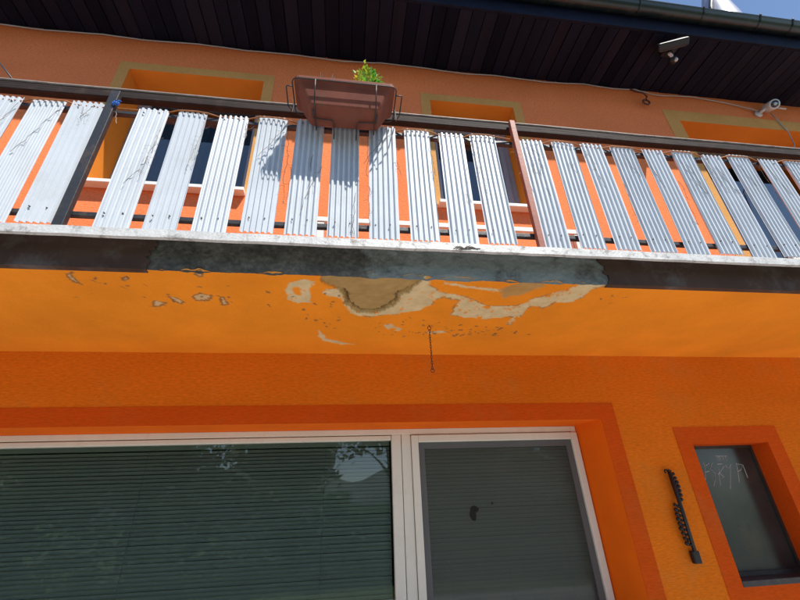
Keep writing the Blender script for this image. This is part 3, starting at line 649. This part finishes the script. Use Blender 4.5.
for (x, z, dz, ln, m) in [(-1.70, 3.52, .30, -.2, D), (-1.50, 3.52, .34, -.25, D), (-1.36, 3.53, .10, -.1, D), (-1.40, 3.53, .07, .3, D), (-1.25, 3.52, .14, -.2, Lt), (-1.235, 3.53, .10, .15, Lt), (-.99, 3.42, .26, -.12, Lt), (-1.0, 3.36, .30, -.1, D), (-1.02, 3.12, .12, -.4, D), (-.79, 3.53, .30, .02, Lt), (-.795, 3.34, .16, -.1, Lt), (-.565, 3.53, .16, -.05, Lt), (-.57, 3.50, .10, .1, D), (-.36, 3.50, .24, -.55, D), (-.345, 3.48, .55, .05, D), (-.31, 3.2, .22, -.1, D), (-.20, 3.30, .22, -.1, D), (-.15, 3.22, .3, -.15, D), (-.05, 3.48, .13, .05, Lt), (.03, 3.05, .3, .0, D), (.09, 3.5, .34, .05, D), (.23, 3.52, .28, -.6, D), (.10, 3.1, .25, .05, D), (.25, 3.3, .1, .1, D), (.44, 3.42, .2, .1, D), (.50, 3.52, .1, 0, Lt), (.65, 3.3, .25, .05, Lt), (.72, 3.53, .42, .06, D), (.74, 3.50, .12, .2, D), (.96, 3.53, .44, .12, D), (.975, 3.52, .40, .10, Lt), (1.04, 3.50, .2, .15, D), (1.07, 3.52, .12, .3, D), (1.10, 3.40, .28, .05, D), (1.30, 3.40, .1, .1, D), (1.43, 3.50, .3, .12, D), (1.60, 3.25, .3, .05, D), (1.68, 3.5, .2, .3, D), (1.84, 3.50, .22, .2, D), (1.98, 3.3, .32, .02, D), (2.06, 3.50, .3, .25, D), (2.10, 3.45, .22, .3, D), (2.26, 3.52, .3, .1, D), (2.30, 3.45, .24, .25, D), (2.48, 3.5, .2, .2, D), (2.62, 3.52, .3, .1, D), (2.70, 3.5, .24, .2, D), (2.86, 3.52, .2, .1, D)]:
    tendril(x, z, dz, ln, m)

# ---------------------------------------------------------------- flower box on wire holder
bx = empty('flower_box', (-.04, -1.24, 3.43), 'brown plastic flower box hung on the handrail above shaded strips', 'flower box')
XC = -.039
def loop(hw, y0, y1, z, rad, n=4):
    pts = []
    for (cx, cy, a0) in ((XC + hw - rad, y1 - rad, 0), (XC - hw + rad, y1 - rad, 90), (XC - hw + rad, y0 + rad, 180), (XC + hw - rad, y0 + rad, 270)):
        for k in range(n + 1):
            w = math.radians(a0 + 90 * k / n); pts.append((cx + rad * math.cos(w), cy + rad * math.sin(w), z))
    return pts
def loft(loops, name, m, parent, cap0=False, cap1=False):
    q = MB(); n = len(loops[0])
    for l in loops: q.v += l
    for i in range(len(loops) - 1):
        for j in range(n): q.f.append((i * n + j, i * n + (j + 1) % n, (i + 1) * n + (j + 1) % n, (i + 1) * n + j))
    if cap0: q.f.append(tuple(reversed(range(n))))
    if cap1: q.f.append(tuple((len(loops) - 1) * n + j for j in range(n)))
    return q.build(name, m, parent)
YF, YB, ZT, ZB = -1.335, -1.128, 3.632, 3.474
loft([loop(.178, YF + .052, YB - .03, ZB, .02), loop(.190, YF + .046, YB - .02, ZB + .008, .025), loop(.248, YF + .016, YB - .010, ZT - .024, .022), loop(.25, YF + .014, YB - .008, ZT - .021, .022), loop(.25, YF + .014, YB - .008, ZT - .018, .022), loop(.238, YF + .022, YB - .02, ZT - .03, .02), loop(.20, YF + .08, YB - .05, ZB + .03, .02)], 'trough', M['trough'], bx, True, True)
loft([loop(.250, YF + .0135, YB - .009, ZT - .02, .022), loop(.267, YF, YB, ZT - .017, .026), loop(.267, YF, YB, ZT, .026), loop(.252, YF + .012, YB - .012, ZT + .003, .02), loop(.242, YF + .02, YB - .02, ZT - .01, .02)], 'rim', M['trough'], bx)
q = MB(); lp = loop(.238, YF + .024, YB - .024, ZT - .014, .02); q.v = lp; q.f = [tuple(range(len(lp)))]; q.build('soil', M['soil'], bx)
hold = empty('wire_holder', (XC, -1.12, 3.72), 'black bent wire holder carrying the brown flower box', 'holder')
def wire(pts, name='wire', r=.0035): MB().tube(pts, r, 6).build(name, M['wire'], hold, True)
zr = ZT - .034
wire(loop(.275, YF - .006, YB + .008, zr, .03) + loop(.275, YF - .006, YB + .008, zr, .03)[:1], 'ring')
for x, dirn in ((-.193, 1), (.125, -1)):
    wire([(x, YF - .008, zr), (x, YF + .004, 3.55), (x, YF + .030, 3.480), (x, YF + .05, 3.465), (x, -1.17, 3.463), (x, -1.125, 3.475), (x, -1.122, 3.60), (x, -1.10, 3.735), (x, -1.05, 3.735), (x, -1.035, 3.70)], 'strap')
    wire([(x - .01 * dirn, YF + .07, 3.462), (x - .01 * dirn, -1.215, 3.460), (x + .09 * dirn, -1.21, 3.460), (x + .098 * dirn, -1.19, 3.460), (x + .098 * dirn, -1.128, 3.459), (x + .098 * dirn, -1.124, 3.42)], 'foot')
for s_ in (-1, 1):
    wire([(XC + s_ * .272, -1.29, zr), (XC + s_ * .306, -1.29, zr + .004), (XC + s_ * .309, -1.285, zr + .002), (XC + s_ * .305, -1.20, 3.56), (XC + s_ * .298, -1.115, 3.62), (XC + s_ * .296, -1.098, 3.735), (XC + s_ * .296, -1.05, 3.737), (XC + s_ * .296, -1.033, 3.70)], 'hook_arm')
# plant
pl = empty('potted_plant', (.09, -1.26, 3.62), 'small yellow green leafy plant growing in the brown flower box', 'plant')
rp_ = random.Random(5)
def leafset(n, cx, spread, h, size, m, name):
    q = MB()
    for k in range(n):
        a = rp_.uniform(0, 6.28); d_ = abs(rp_.gauss(0, .5)) * spread; hh = rp_.uniform(.25, 1) * h * (1 - .35 * d_ / spread if d_ < spread else .55)
        c = Vector((cx + math.cos(a) * d_, -1.262 + math.sin(a) * d_ * .7, 3.625 + hh)); t = Vector((math.cos(a) * .8 + rp_.uniform(-.4, .4), math.sin(a) * .8 + rp_.uniform(-.4, .4), rp_.uniform(-.1, .9))).normalized()
        sd = t.cross(Vector((rp_.uniform(-1, 1), rp_.uniform(-1, 1), rp_.uniform(-1, 1)))).normalized(); L = size * rp_.uniform(.7, 1.4); w = L * .36; up = t.cross(sd) * L * .12
        q.quad(c - t * L * .5, c - t * L * .1 + sd * w + up, c + t * L * .5, c - t * L * .1 - sd * w + up)
    q.build(name, m, pl)
leafset(90, .120, .060, .22, .034, M['leaf_g'], 'leaves'); leafset(110, .075, .070, .26, .032, M['leaf_y'], 'leaves'); leafset(22, .035, .04, .21, .022, M['flower'], 'flowers')
leafset(30, .07, .025, .31, .024, M['leaf_y'], 'leaves')
q = MB()
for k in range(16):
    a = rp_.uniform(0, 6.28); q.tube([(.08, -1.26, 3.60), (.08 + math.cos(a) * .03, -1.26 + math.sin(a) * .02, 3.66), (.08 + math.cos(a) * .06, -1.26 + math.sin(a) * .04, 3.74 + rp_.uniform(0, .09))], .0018, 4)
q.build('stems', M['leaf_g'], pl)
dp = MB()
for k in range(30):
    x = -.13 + rp_.gauss(0, .045); z = 3.62; pts = [(x, -1.30 + rp_.uniform(-.01, .03), z)]
    for j in range(4): pts.append((pts[-1][0] + rp_.uniform(-.018, .018), pts[-1][1] + rp_.uniform(-.01, .008), z + .026 * (j + 1) * rp_.uniform(.3, .9)))
    dp.tube(pts, .002, 4)
tag(dp.build('withered_plant', M['vine'], None), 'low withered brown plant remains in the brown flower box', 'dried plant')

# ---------------------------------------------------------------- bench on the balcony
bn = empty('bench', (.7, -.4, FLOOR), 'long narrow white painted bench on the balcony behind the white strips', 'bench')
MB().box(-.245, 1.74, -.46, -.38, 3.372, 3.412).build('seat', M['bench'], bn, bevel=.004)
for x in (-.215, 1.68):
    for y in (-.455, -.415): MB().box(x, x + .045, y, y + .03, FLOOR, 3.371).build('leg', M['bench'], bn)

# ---------------------------------------------------------------- chain under the balcony
ch = empty('hanging_chain', (.497, -.524, SOF), 'short thin rusty chain hanging from the orange balcony underside', 'chain')
q = MB(); q.tube([(.497, -.524, SOF + .02), (.497, -.524, SOF - .012)], .0028, 6); q.ring((.497, -.524, SOF - .022), .011, .0024, 'y'); q.build('hook', M['rust'], ch, True)
z = SOF - .04; k = 0
while z > SOF - .275:
    pts = []
    for j in range(13):
        w = 2 * math.pi * j / 12; a = .0045 * math.cos(w); c = .0105 * math.sin(w)
        pts.append((.497 + (a if k % 2 == 0 else .0), -.524 + (a if k % 2 else 0), z + c))
    MB().tube(pts, .0019, 5, False).build('chain_link', M['rust'], ch, True); z -= .0165; k += 1
MB().ring((.497, -.524, z + .002), .011, .0022, 'y').build('end_ring', M['rust'], ch, True)

# ---------------------------------------------------------------- iron ornament on the wall
orn = empty('wall_ornament', (2.183, -.02, 1.22), 'slim black iron wall ornament with beaded sprays beside the small window', 'ornament')
MB().tube([(2.183, -.032, 1.745), (2.186, -.034, 1.5), (2.183, -.032, 1.27)], .0115, 8).build('rod', M['iron'], orn, True)
q = MB(); q.box(2.160, 2.208, -.040, -.006, 1.222, 1.29); q.build('block', M['iron'], orn, bevel=.006)
q = MB(); q.tube([(2.183, -.022, 1.742), (2.176, -.024, 1.757), (2.162, -.024, 1.757), (2.156, -.024, 1.746), (2.162, -.024, 1.738)], .006, 6); q.tube([(2.183, -.022, 1.742), (2.190, -.024, 1.757), (2.202, -.024, 1.752), (2.202, -.024, 1.742)], .005, 6); q.build('scroll', M['iron'], orn, True)
ro = random.Random(3)
for side, z0_, z1_, nn in ((1, 1.575, 1.73, 7), (-1, 1.33, 1.545, 9)):
    for k in range(nn):
        z = z0_ + (z1_ - z0_) * k / (nn - 1); off = .030 + .008 * math.sin(math.pi * k / (nn - 1))
        q = MB(); q.tube([(2.183 + side * .006, -.024, z - .01), (2.183 + side * off * .6, -.028, z), (2.183 + side * off, -.026, z + .004)], .006, 5)
        q.ball((2.183 + side * off, -.026, z + .001), .0125 + ro.uniform(-.002, .002), 8, 6); q.ball((2.183 + side * (off - .016), -.030, z - .009), .009, 7, 5)
        q.build('bead', M['iron'], orn, True)

# ---------------------------------------------------------------- things under the eaves
fd = fd_ = empty('floodlight', (3.40, -.52, 5.93), 'black floodlight with motion sensor under the dark eaves', 'lamp')
def obox(c, sx, sy, sz, rot, name, m, parent, bevel=.004):
    q = MB(); q.box(-sx / 2, sx / 2, -sy / 2, sy / 2, -sz / 2, sz / 2); R3 = rot.to_3x3() if hasattr(rot, 'to_3x3') else rot
    q.v = [tuple(R3 @ Vector(v) + Vector(c)) for v in q.v]; return q.build(name, m, parent, bevel=bevel)
from mathutils import Euler
obox((3.42, -.50, 5.925), .10, .10, .03, Euler((0, 0, 0)).to_matrix(), 'mount', M['lampblack'], fd)
MB().tube([(3.42, -.5, 5.92), (3.40, -.53, 5.87), (3.38, -.55, 5.84)], .016, 8).build('arm', M['lampblack'], fd, True)
rt = Euler((math.radians(55), math.radians(8), math.radians(-28))).to_matrix()
obox((3.335, -.59, 5.84), .21, .14, .06, rt, 'lamp_head', M['lampblack'], fd, .012)
nrm = rt @ Vector((0, 0, -1))
obox(Vector((3.335, -.59, 5.84)) + nrm * .031, .18, .11, .006, rt, 'lamp_glass', M['camdark'], fd, .002)
MB().ball((3.445, -.47, 5.845), .034, 10, 7).build('sensor', M['lampblack'], fd, True)
MB().ball((3.452, -.487, 5.826), .018, 8, 6).build('sensor_lens', M['lampglass'], fd, True)
obox((3.40, -.505, 5.855), .05, .02, .016, Euler((.4, 0, .4)).to_matrix(), 'label_plate', M['lampglass'], fd, .001)

fd_.scale = (1.3, 1.3, 1.3)
sc = empty('security_camera', (5.05, -.03, 5.72), 'small white bullet security camera on the wall under the eaves', 'camera')
MB().tube([(4.93, -.001, 5.70), (4.93, -.028, 5.70)], .045, 14).build('base', M['camwhite'], sc, True)
MB().tube([(4.93, -.02, 5.70), (4.96, -.07, 5.715), (5.02, -.10, 5.745)], .018, 8).build('bracket', M['camwhite'], sc, True)
ax = Vector((-.30, -.72, -.50)).normalized(); c0 = Vector((5.05, -.03, 5.79))
MB().tube([tuple(c0), tuple(c0 + ax * .03), tuple(c0 + ax * .17), tuple(c0 + ax * .175)], [.04, .056, .06, .056], 18).build('body', M['camwhite'], sc, True)
MB().tube([tuple(c0 + ax * .174), tuple(c0 + ax * .180)], [.044, .042], 16).build('lens', M['camdark'], sc, True)
q = MB(); cc = c0 + ax * .181
MB().tube([tuple(cc), tuple(cc + ax * .004)], .018, 10).build('lens_core', M['lampglass'], sc, True)
MB().tube([tuple(c0 + ax * .1 + Vector((.05, 0, -.02))), tuple(c0 + ax * .12 + Vector((.14, -.02, -.07)))], .009, 6).build('antenna', M['camwhite'], sc, True)

def wavy(pts, n, amp, seed):
    rr = random.Random(seed); o = []; pts = [Vector(p) for p in pts]
    for a, b2 in zip(pts[:-1], pts[1:]):
        for k in range(n): o.append(a.lerp(b2, k / n) + Vector((0, 0, rr.uniform(-amp, amp))))
    o.append(pts[-1]); return [tuple(v) for v in o]
cb = MB(); cb.tube(wavy([(X0, -.02, 5.91), (-3.6, -.02, 5.93), (-3.0, -.03, 5.885), (-2.5, -.02, 5.93), (-2.1, -.02, 5.90), (-1.6, -.02, 5.935), (-1.1, -.02, 5.905), (-.6, -.02, 5.92), (-.1, -.03, 5.875), (.3, -.02, 5.93), (.8, -.02, 5.92), (1.2, -.03, 5.875), (1.6, -.02, 5.92), (2.2, -.02, 5.89), (2.7, -.02, 5.93), (3.05, -.02, 5.90), (3.35, -.02, 5.93), (3.6, -.02, 5.86), (4.1, -.02, 5.90), (4.6, -.02, 5.84), (4.93, -.03, 5.74)], 4, .004, 2), .0065, 6)
tag(cb.build('eave_cable', M['cable'], None, True), 'thin grey cable running along the top of the wall under the eaves', 'cable')
cb = MB(); cb.tube([(5.10, -.03, 5.72), (5.16, -.015, 5.60), (5.20, -.012, 5.42), (5.16, -.012, 5.20), (5.05, -.012, 5.05), (5.0, -.012, 4.6)], .006, 6)
tag(cb.build('drop_cable', M['cable'], None, True), 'thin loose cable hanging down the wall from the security camera', 'cable')
hk = MB(); hk.tube([(3.28, -.02, 5.93), (3.32, -.035, 5.87), (3.40, -.05, 5.83), (3.43, -.05, 5.77), (3.40, -.05, 5.72), (3.36, -.05, 5.69)], .010, 6); hk.ring((3.385, -.05, 5.665), .04, .011, 'y', 12, 6)
tag(hk.build('iron_hook', M['rust'], None, True), 'rusty iron hook with a ring on the upper wall under the eaves', 'hook')
ln = MB(); ln.tube([(-3.2, -.02, 5.35), (-2.55, -.56, 4.58), (-1.95, -1.05, 3.88), (-1.82, -1.07, 3.728)], .0045, 6)
tag(ln.build('slanting_line', M['wire'], None, True), 'thin dark line slanting down to the handrail at the far left', 'line')

vt = empty('roof_vent', (4.66, -.45, 6.4), 'grey curved sheet metal vent cowl above the dark gutter', 'vent')
q = MB(); cl = []; 
for k in range(9):
    w = k / 8; cl.append((4.50 + .20 * w ** 1.6, -.42 - .02 * w, 6.35 + 1.2 * w))
q.tube(cl, [.22, .215, .205, .19, .17, .15, .13, .11, .09], 20); q.build('cowl', M['metal'], vt, True)
q = MB(); q.tube([(4.30, -.50, 6.62), (4.35, -.525, 6.92), (4.47, -.54, 7.2), (4.60, -.53, 7.45)], .022, 8); q.build('edge_bead', M['lampblack'], vt, True)

# ---------------------------------------------------------------- across the yard: what the panes mirror
def leaf_crown(seed, n, rx, ry, rz, size):
    rr = np.random.default_rng(seed); cl = rr.normal(0, .42, (46, 3)); cl = cl / np.maximum(1, np.linalg.norm(cl, axis=1, keepdims=True))
    k = rr.integers(0, 46, n); c = cl[k] + rr.normal(0, .13, (n, 3)); c = c * [rx, ry, rz]
    t = rr.normal(0, 1, (n, 3)); t /= np.linalg.norm(t, axis=1, keepdims=True); s2 = np.cross(t, rr.normal(0, 1, (n, 3))); s2 /= np.linalg.norm(s2, axis=1, keepdims=True)
    L = size * rr.uniform(.6, 1.4, (n, 1)); v = np.stack([c - t * L, c + s2 * L * .45, c + t * L, c - s2 * L * .45], 1).reshape(-1, 3)
    me = bpy.data.meshes.new('crown'); me.from_pydata(v.tolist(), [], np.arange(4 * n).reshape(n, 4).tolist()); me.materials.append(M['foliage']); return me
crowns = [leaf_crown(1, 7000, 2.3, 2.0, 2.4, .13), leaf_crown(2, 7000, 2.6, 2.2, 2.0, .13)]
places = [(-9.5, -12, 5.2, 'tall leafy tree across the yard, farthest left behind the photographer'), (-5.4, -10.5, 4.6, 'leafy tree across the yard mirrored at the left of the big pane'), (-1.6, -11.5, 5.0, 'leafy tree across the yard mirrored in the middle of the big pane'), (2.0, -15.0, 6.6, 'tall leafy tree across the yard whose lower leaves hang into the sky gap'), (4.6, -12.5, 4.8, 'leafy tree across the yard beside the sky gap'), (8.6, -11, 5.2, 'leafy tree across the yard, farthest right behind the photographer')]
for i, (x, y, h, lb) in enumerate(places):
    t = empty('tree', (x, y, 0), lb, 'tree', 'trees across the yard')
    q = MB(); q.tube([(x, y, 0), (x + .1, y, h * .3), (x - .05, y + .1, h * .6), (x + .1, y, h * .95)], [.2, .16, .11, .04], 9)
    for k in range(7):
        a = k * 2.4; zz = h * (.35 + .07 * k); q.tube([(x, y, zz), (x + .6 * math.cos(a), y + .6 * math.sin(a), zz + .5), (x + 1.3 * math.cos(a), y + 1.3 * math.sin(a), zz + .9)], [.07, .045, .02], 6)
    q.build('trunk', M['bark'], t, True)
    c = bpy.data.objects.new('crown', crowns[i % 2]); COL.objects.link(c); c.parent = t; c.location = (0, 0, h * .78); c.rotation_euler = (0, 0, i * 1.3)
hed = leaf_crown(9, 26000, 1, 1, 1, .10); vv = np.array([v.co for v in hed.vertices]).reshape(-1, 4, 3)
ctr = vv.mean(1, keepdims=True); rr = np.random.default_rng(4); new = np.stack([rr.uniform(-14, 9, 26000), -9.0 + rr.normal(0, .33, 26000), rr.uniform(.05, 2.75, 26000)], 1)[:, None, :]
new[:, 0, 2] *= np.where(new[:, 0, 0] > .2, .62, .62 + .9 * vnoise(new[:, 0, 0] * .9, new[:, 0, 0] * 0, 5))
hed.vertices.foreach_set('co', (vv - ctr + new).astype(np.float32).ravel()); hed.name = 'hedge'
tag(link('hedge', hed), 'tall clipped green hedge across the yard mirrored in the panes', 'hedge')
nb = empty('neighbour_house', (8.5, -24, 0), 'pale neighbouring house across the yard mirrored beside the mullion', 'house')
MB().box(4.5, 12.5, -28, -22, 0, 3.2).build('wall', M['house_white'], nb)
q = MB(); q.v = [(4.1, -21.5, 3.2), (12.9, -21.5, 3.2), (12.9, -28.5, 3.2), (4.1, -28.5, 3.2), (4.1, -25, 5.0), (12.9, -25, 5.0)]; q.f = [(0, 1, 5, 4), (3, 4, 5, 2), (0, 4, 3), (1, 2, 5), (0, 3, 2, 1)]; q.build('roof', M['roof'], nb)
for x in (5.5, 7.7, 10.1): MB().box(x, x + 1.1, -21.99, -21.96, 1.0, 2.3).build('window', M['camdark'], nb)

q = MB(); nh = 60
for i in range(nh + 1):
    x = -300 + 600 * i / nh; h = 38 + 9 * math.sin(i * .35) + 4 * math.sin(i * .93 + 1); q.v += [(x, -330, -.5), (x, -430, h), (x, -560, -.5)]
for i in range(nh): q.f += [(3 * i, 3 * i + 1, 3 * i + 4, 3 * i + 3), (3 * i + 1, 3 * i + 2, 3 * i + 5, 3 * i + 4)]
tag(q.build('hills', M['hill'], None, True), kind='structure')
